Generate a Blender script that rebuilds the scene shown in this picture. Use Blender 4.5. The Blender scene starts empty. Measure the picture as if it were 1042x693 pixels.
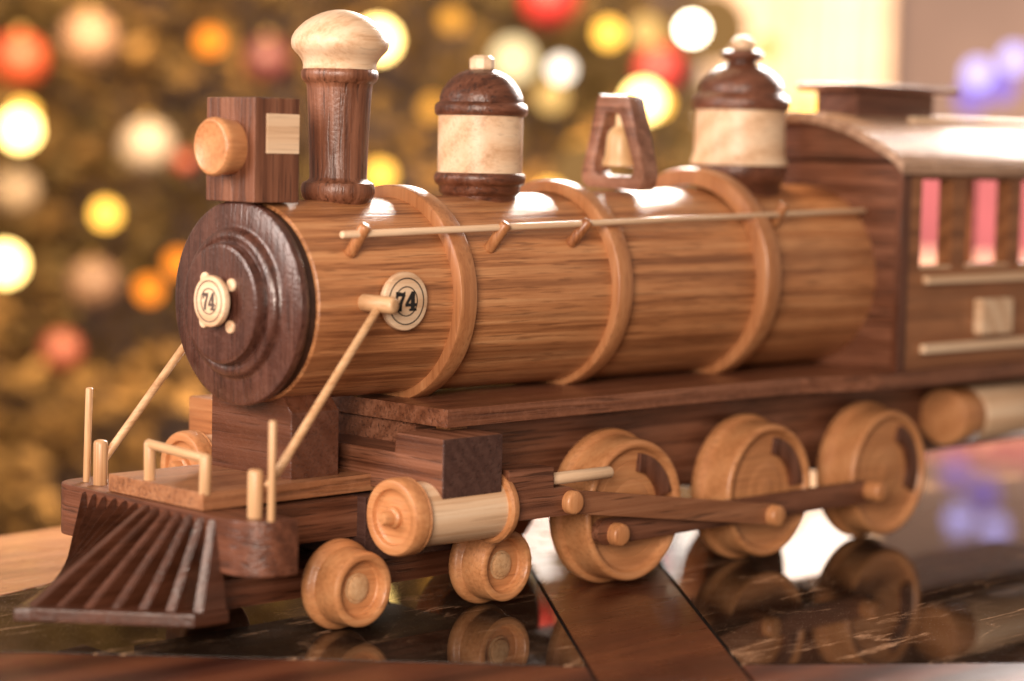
import bpy, bmesh, math, random
from mathutils import Vector, Matrix
random.seed(7)
S = bpy.context.scene
COL = S.collection
PI = math.pi
TZ = -1.267                      # table surface

# ------------------------------------------------------------------ materials
class N:
    def __init__(s, name):
        s.m = bpy.data.materials.new(name); s.m.use_nodes = True
        s.t = s.m.node_tree; s.t.nodes.clear()
        s.out = s.t.nodes.new('ShaderNodeOutputMaterial')
    def n(s, typ, **kw):
        x = s.t.nodes.new(typ)
        for k, v in kw.items():
            if k.startswith('i_'):
                x.inputs[k[2:].replace('_', ' ')].default_value = v
            else:
                setattr(x, k, v)
        return x
    def l(s, a, b): s.t.links.new(a, b)
    def math(s, op, a, b=None, clamp=False):
        x = s.t.nodes.new('ShaderNodeMath'); x.operation = op; x.use_clamp = clamp
        for i, v in enumerate((a, b)):
            if v is None: continue
            if isinstance(v, (int, float)): x.inputs[i].default_value = v
            else: s.l(v, x.inputs[i])
        return x.outputs[0]
    def ramp(s, fac, stops, interp='LINEAR'):
        r = s.t.nodes.new('ShaderNodeValToRGB'); r.color_ramp.interpolation = interp
        e = r.color_ramp.elements
        while len(e) < len(stops): e.new(0.5)
        for el, (p, c) in zip(e, stops):
            el.position = p; el.color = (c[0], c[1], c[2], 1) if len(c) == 3 else c
        s.l(fac, r.inputs[0]); return r.outputs[0]
    def mixc(s, fac, a, b, mode='MIX'):
        x = s.t.nodes.new('ShaderNodeMix'); x.data_type = 'RGBA'; x.blend_type = mode
        for sock, v in ((x.inputs[0], fac), (x.inputs[6], a), (x.inputs[7], b)):
            if isinstance(v, (int, float)): sock.default_value = v
            elif isinstance(v, tuple): sock.default_value = (v[0], v[1], v[2], 1)
            else: s.l(v, sock)
        return x.outputs[2]

def wood(name, dark, mid, light, axis='X', k=1.0, fig=5.0, distort=3.0, figw=.55, fibw=.45, pores=.5, rough=.36,
         bump=.12, wear=0.0, coat=.25, stripe=0.0, bands=None, pscale=76.0, patch=1.0):
    """procedural turned / sawn wood: figure bands, long fibres, open pores, worn varnish"""
    b = N(name)
    tc = b.n('ShaderNodeTexCoord'); oi = b.n('ShaderNodeObjectInfo')
    off = b.n('ShaderNodeVectorMath', operation='SCALE'); off.inputs[0].default_value = (31.7, 17.3, 23.9)
    b.l(oi.outputs['Random'], off.inputs['Scale'])
    add = b.n('ShaderNodeVectorMath', operation='ADD')
    b.l(tc.outputs['Object'], add.inputs[0]); b.l(off.outputs[0], add.inputs[1])
    ai = 'XYZ'.index(axis)
    def stretched(scale, ratio):
        mp = b.n('ShaderNodeMapping'); sc = [scale * k] * 3; sc[ai] = scale * k * ratio
        mp.inputs['Scale'].default_value = sc; b.l(add.outputs[0], mp.inputs['Vector']); return mp.outputs[0]
    n1 = b.n('ShaderNodeTexNoise'); n1.inputs['Scale'].default_value = 1.0; n1.inputs['Detail'].default_value = 3
    b.l(stretched(3.0, .25), n1.inputs['Vector'])
    fv = stretched(1.0, .06 if bands else .10)
    wv = b.n('ShaderNodeTexWave', wave_type='BANDS', bands_direction=bands) if bands else b.n('ShaderNodeTexWave', wave_type='RINGS', rings_direction=axis)
    wv.inputs['Scale'].default_value = fig; wv.inputs['Distortion'].default_value = distort
    wv.inputs['Detail'].default_value = 3; wv.inputs['Detail Scale'].default_value = 1.6; wv.inputs['Detail Roughness'].default_value = .6
    b.l(fv, wv.inputs['Vector'])
    fib = b.n('ShaderNodeTexNoise'); fib.inputs['Scale'].default_value = 1.0; fib.inputs['Detail'].default_value = 5; fib.inputs['Roughness'].default_value = .65
    b.l(stretched(52.0, .016), fib.inputs['Vector'])
    por = b.n('ShaderNodeTexNoise'); por.inputs['Scale'].default_value = 1.0; por.inputs['Detail'].default_value = 2
    b.l(stretched(pscale, .045), por.inputs['Vector'])
    pm = b.ramp(por.outputs['Fac'], [(.56, (0, 0, 0)), (.68, (1, 1, 1))])
    a = b.math('MULTIPLY', b.math('SUBTRACT', wv.outputs['Fac'], .5), figw); c = b.math('MULTIPLY', b.math('SUBTRACT', fib.outputs['Fac'], .5), fibw * 1.6)
    f = b.math('ADD', b.math('ADD', a, .5), c); f = b.math('ADD', f, b.math('MULTIPLY', b.math('SUBTRACT', n1.outputs['Fac'], .5), .7 * patch))
    col = b.ramp(f, [(.16, dark), (.46, mid), (.82, light)])
    if stripe:
        st = b.n('ShaderNodeTexNoise'); st.inputs['Scale'].default_value = 1.0; st.inputs['Detail'].default_value = 3
        b.l(stretched(14.0, .014), st.inputs['Vector'])
        sm = b.ramp(st.outputs['Fac'], [(.52, (0, 0, 0)), (.64, (1, 1, 1))])
        col = b.mixc(b.math('MULTIPLY', sm, stripe), col, tuple(x * .8 for x in dark))
    col = b.mixc(b.math('MULTIPLY', pm, pores), col, tuple(x * .55 for x in dark))
    # slow patchiness of the finish
    pt = b.n('ShaderNodeTexNoise'); pt.inputs['Scale'].default_value = 5.5; pt.inputs['Detail'].default_value = 4
    b.l(add.outputs[0], pt.inputs['Vector'])
    col = b.mixc(b.math('MULTIPLY', b.math('SUBTRACT', pt.outputs['Fac'], .35, True), .45 * patch), col, dark, 'MIX')
    rg = b.math('ADD', b.math('MULTIPLY', fib.outputs['Fac'], .22), rough - .11)
    rg = b.math('ADD', rg, b.math('MULTIPLY', b.math('SUBTRACT', pt.outputs['Fac'], .5), .25), True)
    # height
    gr = b.n('ShaderNodeTexNoise'); gr.inputs['Scale'].default_value = 70; gr.inputs['Detail'].default_value = 3
    b.l(add.outputs[0], gr.inputs['Vector'])
    h = b.math('SUBTRACT', b.math('MULTIPLY', fib.outputs['Fac'], .6), b.math('MULTIPLY', pm, .5))
    h = b.math('ADD', h, b.math('MULTIPLY', gr.outputs['Fac'], .35 + wear))
    bp = b.n('ShaderNodeBump'); bp.inputs['Strength'].default_value = bump; bp.inputs['Distance'].default_value = .02
    b.l(h, bp.inputs['Height'])
    if wear:
        wn = b.n('ShaderNodeTexNoise'); wn.inputs['Scale'].default_value = 26; wn.inputs['Detail'].default_value = 6; wn.inputs['Roughness'].default_value = .7
        b.l(add.outputs[0], wn.inputs['Vector'])
        wm = b.ramp(wn.outputs['Fac'], [(.5, (0, 0, 0)), (.62, (1, 1, 1))])
        col = b.mixc(b.math('MULTIPLY', wm, wear), col, tuple(min(1, x * 1.5 + .02) for x in light))
    p = b.n('ShaderNodeBsdfPrincipled')
    b.l(col, p.inputs['Base Color']); b.l(rg, p.inputs['Roughness']); b.l(bp.outputs[0], p.inputs['Normal'])
    p.inputs['Coat Weight'].default_value = coat; p.inputs['Coat Roughness'].default_value = .22
    b.l(bp.outputs[0], p.inputs['Coat Normal'])
    b.l(p.outputs[0], b.out.inputs[0]); return b.m

def plain(name, col, rough=.5, noise=.15, scale=20, bump=.05, metal=0, coat=0, sheen=0):
    b = N(name); tc = b.n('ShaderNodeTexCoord')
    nz = b.n('ShaderNodeTexNoise'); nz.inputs['Scale'].default_value = scale; nz.inputs['Detail'].default_value = 4
    b.l(tc.outputs['Object'], nz.inputs['Vector'])
    c = b.ramp(nz.outputs['Fac'], [(.3, tuple(x * (1 - noise) for x in col)), (.7, tuple(min(1, x * (1 + noise)) for x in col))])
    p = b.n('ShaderNodeBsdfPrincipled'); b.l(c, p.inputs['Base Color']); p.inputs['Roughness'].default_value = rough
    p.inputs['Metallic'].default_value = metal; p.inputs['Coat Weight'].default_value = coat; p.inputs['Sheen Weight'].default_value = sheen
    bp = b.n('ShaderNodeBump'); bp.inputs['Strength'].default_value = bump; bp.inputs['Distance'].default_value = .02
    b.l(nz.outputs['Fac'], bp.inputs['Height']); b.l(bp.outputs[0], p.inputs['Normal'])
    b.l(p.outputs[0], b.out.inputs[0]); return b.m

def glow(name, col, strength):
    b = N(name); e = b.n('ShaderNodeEmission'); e.inputs['Color'].default_value = (*col, 1); e.inputs['Strength'].default_value = strength
    b.l(e.outputs[0], b.out.inputs[0]); return b.m

WAL = dict(dark=(.075, .025, .012), mid=(.180, .068, .034), light=(.29, .125, .070))
M = {}
for ax in 'XYZ':
    M['walnut' + ax] = wood('walnut_' + ax, axis=ax, fig=4, figw=.24, fibw=.85, pores=.8, rough=.42, bump=.25, coat=.2, **WAL)
    M['dark' + ax] = wood('dark_walnut_' + ax, (.055, .017, .008), (.130, .044, .021), (.21, .080, .044), axis=ax, fig=4, figw=.22, fibw=.8, pores=.7, rough=.38, bump=.25, coat=.3)
    M['cherry' + ax] = wood('cherry_' + ax, (.40, .165, .062), (.55, .245, .098), (.64, .32, .14), axis=ax, fig=2.4, figw=.20, fibw=.75, pores=.30, patch=.5, rough=.42, bump=.12, coat=.2)
    M['maple' + ax] = wood('maple_' + ax, (.60, .37, .21), (.78, .55, .35), (.85, .66, .46), axis=ax, fig=2.6, figw=.36, fibw=.75, pores=.25, patch=.3, rough=.44, bump=.10, coat=.15)
    M['oak' + ax] = wood('honey_wood_' + ax, (.24, .088, .032), (.40, .165, .062), (.52, .25, .105), axis=ax, fig=3, figw=.2, fibw=.8, pores=.5, rough=.38, bump=.12, coat=.25)
M['boiler'] = wood('boiler_wood', (.22, .080, .029), (.52, .228, .090), (.67, .345, .155), axis='X', k=1.0, fig=3.4, distort=1.9, figw=.24, fibw=.9, pores=.55, pscale=105.0, rough=.40, bump=.18, coat=.3, stripe=.50, bands='Z')
M['roof'] = wood('roof_wood', (.20, .10, .06), (.42, .26, .17), (.58, .40, .28), axis='X', fig=4, figw=.2, fibw=.8, pores=.6, rough=.5, bump=.25, wear=.2, coat=.1)
M['rod'] = wood('rod_wood', (.12, .045, .020), (.27, .110, .050), (.38, .175, .088), axis='X', fig=4, figw=.2, fibw=.8, pores=.7, rough=.42, bump=.2, coat=.2)
M['deck'] = wood('deck_wood', (.16, .062, .026), (.31, .130, .056), (.42, .20, .095), axis='X', fig=3, figw=.2, fibw=.8, pores=.6, rough=.36, bump=.25, wear=.10, coat=.3)
M['bandw'] = wood('band_wood', (.30, .115, .042), (.46, .200, .080), (.58, .29, .13), axis='Z', fig=3, figw=.2, fibw=.5, pores=.3, rough=.38, bump=.08, coat=.3)
M['front'] = wood('worn_front', (.034, .012, .008), (.072, .026, .017), (.125, .052, .036), axis='Z', fig=4, figw=.2, fibw=.7, pores=.6, rough=.30, bump=.20, wear=.20, coat=.7)
M['worn'] = wood('worn_walnut', (.12, .045, .025), (.24, .105, .062), (.36, .185, .12), axis='Y', fig=4, figw=.2, fibw=.7, pores=.75, rough=.33, bump=.3, wear=.25, coat=.35)
M['board'] = wood('board_walnut', (.085, .028, .013), (.20, .075, .036), (.32, .14, .078), axis='X', fig=4, figw=.2, fibw=.7, pores=.6, rough=.38, bump=.25, wear=.14, coat=.2)
M['end'] = wood('end_grain', (.036, .014, .010), (.062, .026, .019), (.10, .048, .036), axis='Y', k=.9, fig=6, figw=.16, fibw=.6, pores=.35, rough=.50, bump=.3, coat=.1)
M['cab'] = wood('cab_wood', (.15, .058, .024), (.31, .130, .052), (.44, .20, .088), axis='X', fig=3, figw=.25, pores=.4, rough=.42, bump=.1, coat=.2, stripe=.3)
M['shade'] = wood('groove_shade_wood', (.016, .006, .004), (.030, .012, .007), (.05, .02, .012), axis='Y', fig=4, figw=.2, fibw=.5, pores=.3, rough=.5, bump=.1, coat=0)  # near-black colour that paints the shade in the smokebox groove
M['slat'] = wood('slat_walnut', (.022, .007, .0035), (.062, .020, .009), (.115, .040, .021), axis='X', fig=3, figw=.12, fibw=.45, pores=.25, rough=.36, bump=.2, coat=.35)
M['saddle'] = wood('saddle_walnut', (.055, .018, .009), (.105, .036, .018), (.16, .065, .038), axis='Y', fig=4, figw=.2, fibw=.45, pores=.45, rough=.28, bump=.22, wear=.07, coat=.4)
for ax in 'XYZ':
    M['tan' + ax] = wood('birch_dowel_' + ax, (.40, .20, .09), (.60, .36, .18), (.72, .48, .27), axis=ax, fig=3, figw=.2, fibw=.7, pores=.3, rough=.42, bump=.12, coat=.15)
M['bell'] = wood('bell_maple', (.55, .33, .15), (.72, .48, .24), (.82, .62, .36), axis='Z', fig=3, pores=.1, rough=.4, bump=.05)
M['ink'] = plain('black_ink', (.012, .010, .009), .95, bump=0)
M['inkgrey'] = plain('glare_grey_ink', (.10, .07, .058), .95, bump=0)  # print greyed in its colour to look washed out by glare
M['table'] = wood('mahogany', (.032, .009, .005), (.085, .024, .011), (.15, .048, .020), axis='X', k=.7, fig=2.2, figw=.25, pores=.5, rough=.30, bump=.10, coat=.25)
M['border'] = wood('mahogany_border', (.040, .011, .006), (.095, .028, .013), (.16, .052, .023), axis='X', k=.7, fig=2.2, pores=.35, rough=.42, bump=.05, coat=0)
M['groove'] = plain('groove', (.006, .004, .003), .7)

def marble():
    b = N('dark_marble'); tc = b.n('ShaderNodeTexCoord')
    def veins(scale, dist, rot, w):
        mp = b.n('ShaderNodeMapping'); mp.inputs['Rotation'].default_value = (0, 0, rot); mp.inputs['Scale'].default_value = (scale * .28, scale * 1.6, scale)
        b.l(tc.outputs['Object'], mp.inputs['Vector'])
        d = b.n('ShaderNodeTexNoise'); d.inputs['Scale'].default_value = 1.7; d.inputs['Detail'].default_value = 6; d.inputs['Roughness'].default_value = .65
        b.l(mp.outputs[0], d.inputs['Vector'])
        mx = b.n('ShaderNodeVectorMath', operation='MULTIPLY_ADD'); mx.inputs[1].default_value = (dist, dist, dist)
        b.l(d.outputs['Color'], mx.inputs[0]); b.l(mp.outputs[0], mx.inputs[2])
        v = b.n('ShaderNodeTexVoronoi', feature='DISTANCE_TO_EDGE'); v.inputs['Scale'].default_value = 1.0
        b.l(mx.outputs[0], v.inputs['Vector'])
        return b.ramp(v.outputs['Distance'], [(0, (1, 1, 1)), (w, (0, 0, 0))])
    v1 = veins(1.0, .7, -.60, .016); v2 = veins(2.4, .8, -.80, .014)
    br = b.n('ShaderNodeTexNoise'); br.inputs['Scale'].default_value = 2.6; br.inputs['Detail'].default_value = 4
    b.l(tc.outputs['Object'], br.inputs['Vector'])
    mk = b.ramp(br.outputs['Fac'], [(.42, (0, 0, 0)), (.54, (1, 1, 1))])
    vv = b.math('MULTIPLY', b.math('ADD', v1, b.math('MULTIPLY', v2, .5), True), mk)
    cl = b.n('ShaderNodeTexNoise'); cl.inputs['Scale'].default_value = 4; cl.inputs['Detail'].default_value = 7; cl.inputs['Roughness'].default_value = .7
    b.l(tc.outputs['Object'], cl.inputs['Vector'])
    base = b.ramp(cl.outputs['Fac'], [(.35, (.010, .006, .004)), (.55, (.030, .018, .012)), (.72, (.080, .050, .034))])
    col = b.mixc(b.math('MULTIPLY', vv, 1.0), base, (.50, .31, .19))
    sp = b.n('ShaderNodeTexNoise'); sp.inputs['Scale'].default_value = 160; sp.inputs['Detail'].default_value = 1
    b.l(tc.outputs['Object'], sp.inputs['Vector'])
    dust = b.ramp(sp.outputs['Fac'], [(.66, (0, 0, 0)), (.74, (1, 1, 1))])
    col = b.mixc(b.math('MULTIPLY', dust, .5), col, (.3, .22, .16))
    p = b.n('ShaderNodeBsdfPrincipled'); b.l(col, p.inputs['Base Color'])
    sm = b.n('ShaderNodeTexNoise'); sm.inputs['Scale'].default_value = 3; sm.inputs['Detail'].default_value = 5
    b.l(tc.outputs['Object'], sm.inputs['Vector'])
    b.l(b.math('ADD', b.math('MULTIPLY', sm.outputs['Fac'], .07), b.math('ADD', b.math('MULTIPLY', dust, .3), .0)), p.inputs['Roughness'])
    p.inputs['IOR'].default_value = 1.42
    b.l(p.outputs[0], b.out.inputs[0]); return b.m
M['marble'] = marble()

# ------------------------------------------------------------------ object helpers
def finish(name, bm, mat, parent=None, angle=35, smooth=True):
    """one mesh object, verts given in world coordinates, origin moved to its middle"""
    bmesh.ops.recalc_face_normals(bm, faces=bm.faces)
    xs = [v.co for v in bm.verts]
    c = Vector([(min(v[i] for v in xs) + max(v[i] for v in xs)) / 2 for i in range(3)])
    for v in bm.verts: v.co -= c
    me = bpy.data.meshes.new(name); bm.to_mesh(me); bm.free()
    if smooth:
        for p in me.polygons: p.use_smooth = True
        me.set_sharp_from_angle(angle=math.radians(angle))
    if mat: me.materials.append(mat)
    o = bpy.data.objects.new(name, me); COL.objects.link(o)
    if angle == 25:                     # flat faces stay flat, only their bevels are rounded
        w = o.modifiers.new('weighted', 'WEIGHTED_NORMAL'); w.mode = 'FACE_AREA'; w.weight = 100; w.keep_sharp = True
    base = Vector((0, 0, 0)); q = parent
    while q: base += q.location; q = q.parent
    o.location = c - base; o.parent = parent
    return o
def tag(o, label, cat, group=None, kind=None):
    o['label'] = label
    if cat: o['category'] = cat
    if group: o['group'] = group
    if kind: o['kind'] = kind
    return o
def empty(name, loc):
    o = bpy.data.objects.new(name, None); COL.objects.link(o); o.location = loc; o.empty_display_size = .1; return o
def a_box(bm, lo, hi, bev=.008, rot=None, seg=2):
    r = bmesh.ops.create_cube(bm, size=1); vs = r['verts']
    for v in vs: v.co = Vector([lo[i] + (v.co[i] + .5) * (hi[i] - lo[i]) for i in range(3)])
    if rot:
        c = Vector([(lo[i] + hi[i]) / 2 for i in range(3)]); R = Matrix.Rotation(rot[1], 3, rot[0])
        for v in vs: v.co = c + R @ (v.co - c)
    if bev:
        es = list({e for v in vs for e in v.link_edges})
        bmesh.ops.bevel(bm, geom=es, offset=bev, segments=seg, affect='EDGES', profile=.6)
def box(name, lo, hi, mat, parent, bev=.008, rot=None):
    bm = bmesh.new(); a_box(bm, lo, hi, bev, rot); return finish(name, bm, mat, parent, 25)
def a_lathe(bm, prof, org, axis, seg=64):
    """profile [(distance along axis, radius)]"""
    ax = Vector(axis).normalized(); up = Vector((0, 0, 1)) if abs(ax.z) < .9 else Vector((1, 0, 0))
    u = ax.cross(up).normalized(); w = ax.cross(u).normalized(); org = Vector(org); rings = []
    for d, r in prof:
        if r < 1e-5: rings.append([bm.verts.new(org + ax * d)])
        else: rings.append([bm.verts.new(org + ax * d + u * (r * math.cos(2 * PI * k / seg)) + w * (r * math.sin(2 * PI * k / seg))) for k in range(seg)])
    for A, B in zip(rings, rings[1:]):
        for k in range(seg):
            k2 = (k + 1) % seg
            if len(A) == 1 and len(B) == 1: continue
            if len(A) == 1: bm.faces.new((A[0], B[k], B[k2]))
            elif len(B) == 1: bm.faces.new((A[k], A[k2], B[0]))
            else: bm.faces.new((A[k], A[k2], B[k2], B[k]))
    if len(rings[0]) > 1: bm.faces.new(rings[0])
    if len(rings[-1]) > 1: bm.faces.new(rings[-1])
def lathe(name, prof, org, axis, mat, parent, seg=64, angle=35):
    bm = bmesh.new(); a_lathe(bm, prof, org, axis, seg); return finish(name, bm, mat, parent, angle)
def rod_prof(L, r, b=None, r2=None):
    b = r * .35 if b is None else b; r2 = r if r2 is None else r2
    return [(0, 0), (0, r - b), (b * .3, r - b * .3), (b, r), (L - b, r2), (L - b * .3, r2 - b * .3), (L, r2 - b), (L, 0)]
def rod(name, a, bb, r, mat, parent, b=None, seg=24, r2=None):
    a, bb = Vector(a), Vector(bb); bm = bmesh.new(); a_lathe(bm, rod_prof((bb - a).length, r, b, r2), a, bb - a, seg)
    return finish(name, bm, mat, parent, 50)
def a_prism(bm, poly, vec, bev=0, seg=2):
    """closed polygon (3-D points) pushed along vec"""
    vec = Vector(vec); A = [bm.verts.new(Vector(p)) for p in poly]; B = [bm.verts.new(Vector(p) + vec) for p in poly]
    n = len(A); fs = [bm.faces.new(A[::-1]), bm.faces.new(B)]
    for i in range(n): fs.append(bm.faces.new((A[i], A[(i + 1) % n], B[(i + 1) % n], B[i])))
    if bev:
        es = list({e for f in fs for e in f.edges}); bmesh.ops.recalc_face_normals(bm, faces=fs)
        bmesh.ops.bevel(bm, geom=es, offset=bev, segments=seg, affect='EDGES', profile=.6)
def prism(name, poly, vec, mat, parent, bev=.006, angle=25):
    bm = bmesh.new(); a_prism(bm, poly, vec, bev); return finish(name, bm, mat, parent, angle)
def a_ring(bm, c, axis, r0, r1, t, seg=64):
    a_lathe_closed(bm, [(0, r0), (0, r1), (t, r1), (t, r0)], c, axis, seg)
def a_lathe_closed(bm, prof, org, axis, seg=64):
    ax = Vector(axis).normalized(); up = Vector((0, 0, 1)) if abs(ax.z) < .9 else Vector((1, 0, 0))
    u = ax.cross(up).normalized(); w = ax.cross(u).normalized(); org = Vector(org)
    rings = [[bm.verts.new(org + ax * d + u * (r * math.cos(2 * PI * k / seg)) + w * (r * math.sin(2 * PI * k / seg))) for k in range(seg)] for d, r in prof]
    n = len(rings)
    for i in range(n):
        A, B = rings[i], rings[(i + 1) % n]
        for k in range(seg): bm.faces.new((A[k], A[(k + 1) % seg], B[(k + 1) % seg], B[k]))

def isect(p, d, q, e):
    (px, py), (dx, dy), (qx, qy), (ex, ey) = p, d, q, e; k = dx * ey - dy * ex; t = ((qx - px) * ey - (qy - py) * ex) / k
    return (px + dx * t, py + dy * t)
def shrink(poly, g):
    a = sum(poly[i][0] * poly[(i + 1) % len(poly)][1] - poly[(i + 1) % len(poly)][0] * poly[i][1] for i in range(len(poly))); sg = 1 if a > 0 else -1
    n = len(poly); L = []
    for i in range(n):
        (x0, y0), (x1, y1) = poly[i], poly[(i + 1) % n]; d = Vector((x1 - x0, y1 - y0)).normalized(); nn = Vector((-d.y, d.x)) * sg * g
        L.append(((x0 + nn.x, y0 + nn.y), (d.x, d.y)))
    return [isect(*L[i - 1], *L[i]) for i in range(n)]
# ================================================================== THE LOCOMOTIVE
loco = empty('toy_locomotive', (1.7, 0, TZ))
tag(loco, 'wooden toy steam locomotive numbered 74 standing on the marble topped table', 'toy train')

# ---- boiler, slightly wider towards the cab
def bz(x): return .0155 * max(0, x - .0) * .6
def br(x): return .398 + .0150 * x
bprof = [(.05, 0), (.05, .385), (.053, .394)] + [(x, br(x)) for x in (.058, .4, .9, 1.4, 1.9, 2.4, 2.9, 3.4, 3.6)] + [(3.6, 0)]
boiler = lathe('boiler', bprof, (0, 0, 0), (1, 0, .0095), M['boiler'], loco, 96)
band_group = []
for xc, w, r, zc in ((.803, .10, .455, .015), (1.74, .10, .467, .030), (2.72, .11, .508, .052)):
    bm = bmesh.new(); ri = br(xc) - .01
    a_lathe_closed(bm, [(-w / 2, ri), (-w / 2, r - .012), (-w / 2 + .006, r - .003), (-w / 2 + .014, r), (w / 2 - .014, r), (w / 2 - .006, r - .003), (w / 2, r - .012), (w / 2, ri)], (xc, 0, zc), (1, 0, 0), 96)
    finish('boiler_band', bm, M['bandw'], loco)
# ---- smokebox front
sf = lathe('smokebox_front', [(.012, 0), (.012, .380), (.008, .392), (.004, .400), (-.004, .405), (-.022, .408), (-.036, .403), (-.044, .390), (-.0465, .312), (-.0475, .302), (-.053, .295), (-.062, .292), (-.072, .288), (-.080, .279), (-.083, .266), (-.082, .256), (-.079, .249), (-.080, .243), (-.090, .240), (-.112, .238), (-.119, .235), (-.1225, .228), (-.1235, .218), (-.1235, 0)], (0, 0, 0), (1, 0, 0), M['front'], loco, 112)
for y, z in ((-.084, .078), (.084, .094), (-.080, -.086), (.088, -.076)):
    rod('dowel_end', (-.10, y, z), (-.135, y * 1.0, z), .026, M['mapleX'], sf, .006)
lathe('shadow_gap_ring', [(.010, 0), (.010, .383), (.052, .386), (.052, 0)], (0, 0, 0), (1, 0, 0), M['shade'], sf, 96)  # dark ring painting the shadow gap between disc and boiler
tok = lathe('number_disc', rod_prof(.028, .101, .006), (-.152, -.012, .012), (-1, 0, 0), M['mapleY'], sf, 64)
rod('dowel', (-.12, -.012, .012), (-.155, -.012, .012), .04, M['mapleX'], sf)
tok['label'] = 'round maple disc with grey rings and 74 on the smokebox front'

SEVEN = [[(0, 1), (.055, 1), (.085, .95), (.13, .93), (.13, .80), (.10, .75), (.07, .64), (0, .64)],
         [(.13, .93), (.22, .985), (.40, .93), (.56, 1), (.56, .80), (.42, .795), (.13, .80)],
         [(.42, .795), (.56, .80), (.37, .36), (.34, .12), (.34, 0), (.13, 0), (.15, .20), (.20, .40)]]
FOUR = [[(.36, .10), (.58, .10), (.58, 1), (.40, 1), (.36, .94)], [(0, .36), (.36, .94), (.36, .70), (.15, .36)], [(0, .24), (0, .36), (.36, .36), (.36, .24)],
        [(.58, .24), (.58, .36), (.71, .36), (.71, .24)], [(.25, 0), (.25, .06), (.36, .10), (.58, .10), (.69, .06), (.69, 0)]]
def writing(name, cen, right, out, h, w, rings, mat, parent):
    """the printed 74 and its two rings, a thin film on the disc"""
    cen, right, out = Vector(cen), Vector(right), Vector(out); up = Vector((0, 0, 1)); bm = bmesh.new()
    for polys, dx in ((SEVEN, 0), (FOUR, .62)):
        for n_, po in enumerate(polys):            # each stroke a hair thicker and a hair above the last
            po = shrink(po, -.028); a = .0006 + .00015 * n_
            bm.faces.new([bm.verts.new(cen + out * a + right * ((x + dx - .665) * w / 1.33) + up * ((y - .5) * h)) for x, y in po])
    o = finish(name, bm, mat, parent, smooth=False)
    for r0 in rings:
        bm = bmesh.new(); a_ring(bm, cen, out, r0 - .0022, r0 + .0022, .0012, 96)
        finish('printed_ring', bm, mat, parent, smooth=False)
writing('printed_number', (-.1803, -.012, .012), (0, -1, 0), (-1, 0, 0), .066, .076, (.080, .050), M['inkgrey'], tok)

# ---- headlight box
hl = box('headlight_box', (-.068, -.143, .399), (.155, .165, .806), M['walnutZ'], loco, .006)
lathe('lens', [(0, 0), (0, .105), (.02, .108), (.055, .112), (.078, .116), (.092, .114), (.102, .106), (.104, .098), (.099, .090), (.099, 0)], (-.066, .006, .612), (-1, 0, 0), M['cherryX'], hl, 64)
box('light_panel', (-.012, -.149, .590), (.150, -.139, .745), M['mapleX'], hl, .003)
# ---- smokestack
def zs(y): return .407 + (203 - y) * .003974
ss = lathe('smokestack', [(.36, 0), (.36, .10), (zs(205), .13)] + [(zs(y), r) for y, r in ((203, .138), (200, .147), (195, .152), (190, .151), (186, .145), (184, .128), (182.5, .121), (180, .117), (150, .121),
      (110, .128), (90, .133), (85.5, .135), (84, .140), (82, .150), (79, .156), (75, .158), (72, .156), (70.2, .150), (70, .14), (70, 0))], (.478, 0, 0), (0, 0, 1), M['walnutZ'], loco, 72)
lathe('smokestack_cap', [(zs(70.2), 0), (zs(70.2), .148)] + [(zs(y), r) for y, r in ((69, .150), (66, .149), (63, .152), (60, .158), (56, .170), (52.5, .184), (49, .195), (45, .199), (41, .199), (37, .195), (32, .184),
      (27, .166), (22, .144), (17.5, .116), (13.5, .082), (11, .052), (9.6, .025), (9.2, 0))], (.478, 0, 0), (0, 0, 1), M['mapleX'], ss, 72)
# ---- sand dome
def zd(y): return .484 + (185 - y) / 235.
D2 = (1.283, 0, 0)
d2 = lathe('sand_dome', [(.38, 0), (.38, .15), (zd(199), .160)] + [(zd(y), r) for y, r in ((197, .170), (195, .176), (190, .178), (188.5, .181), (187, .192), (184, .199), (181, .201), (178, .198), (176, .190), (175.6, .18), (175.6, 0))], D2, (0, 0, 1), M['darkX'], loco, 72)
lathe('dome_body', [(zd(175.7), 0), (zd(175.7), .184)] + [(zd(y), .1845) for y in (170, 150, 130)] + [(zd(118.2), .1845), (zd(118.2), 0)], D2, (0, 0, 1), M['mapleX'], d2, 72)
dc = lathe('dome_cap', [(zd(118.2), 0), (zd(118.2), .186)] + [(zd(y), r) for y, r in ((117.5, .196), (115, .202), (111, .203), (108, .201), (106, .194), (104.5, .183), (103, .182), (101, .183), (97, .179), (92, .170), (87, .156), (82, .138),
      (78, .118), (75, .098), (72.5, .07), (71, .05), (71, 0))], D2, (0, 0, 1), M['darkX'], d2, 72)
lathe('dome_knob', [(zd(71), 0), (zd(71.5), .052), (zd(70), .056), (zd(60.5), .056), (zd(57), .036), (zd(56.6), 0)], D2, (0, 0, 1), M['mapleX'], dc, 10, 20)
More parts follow.
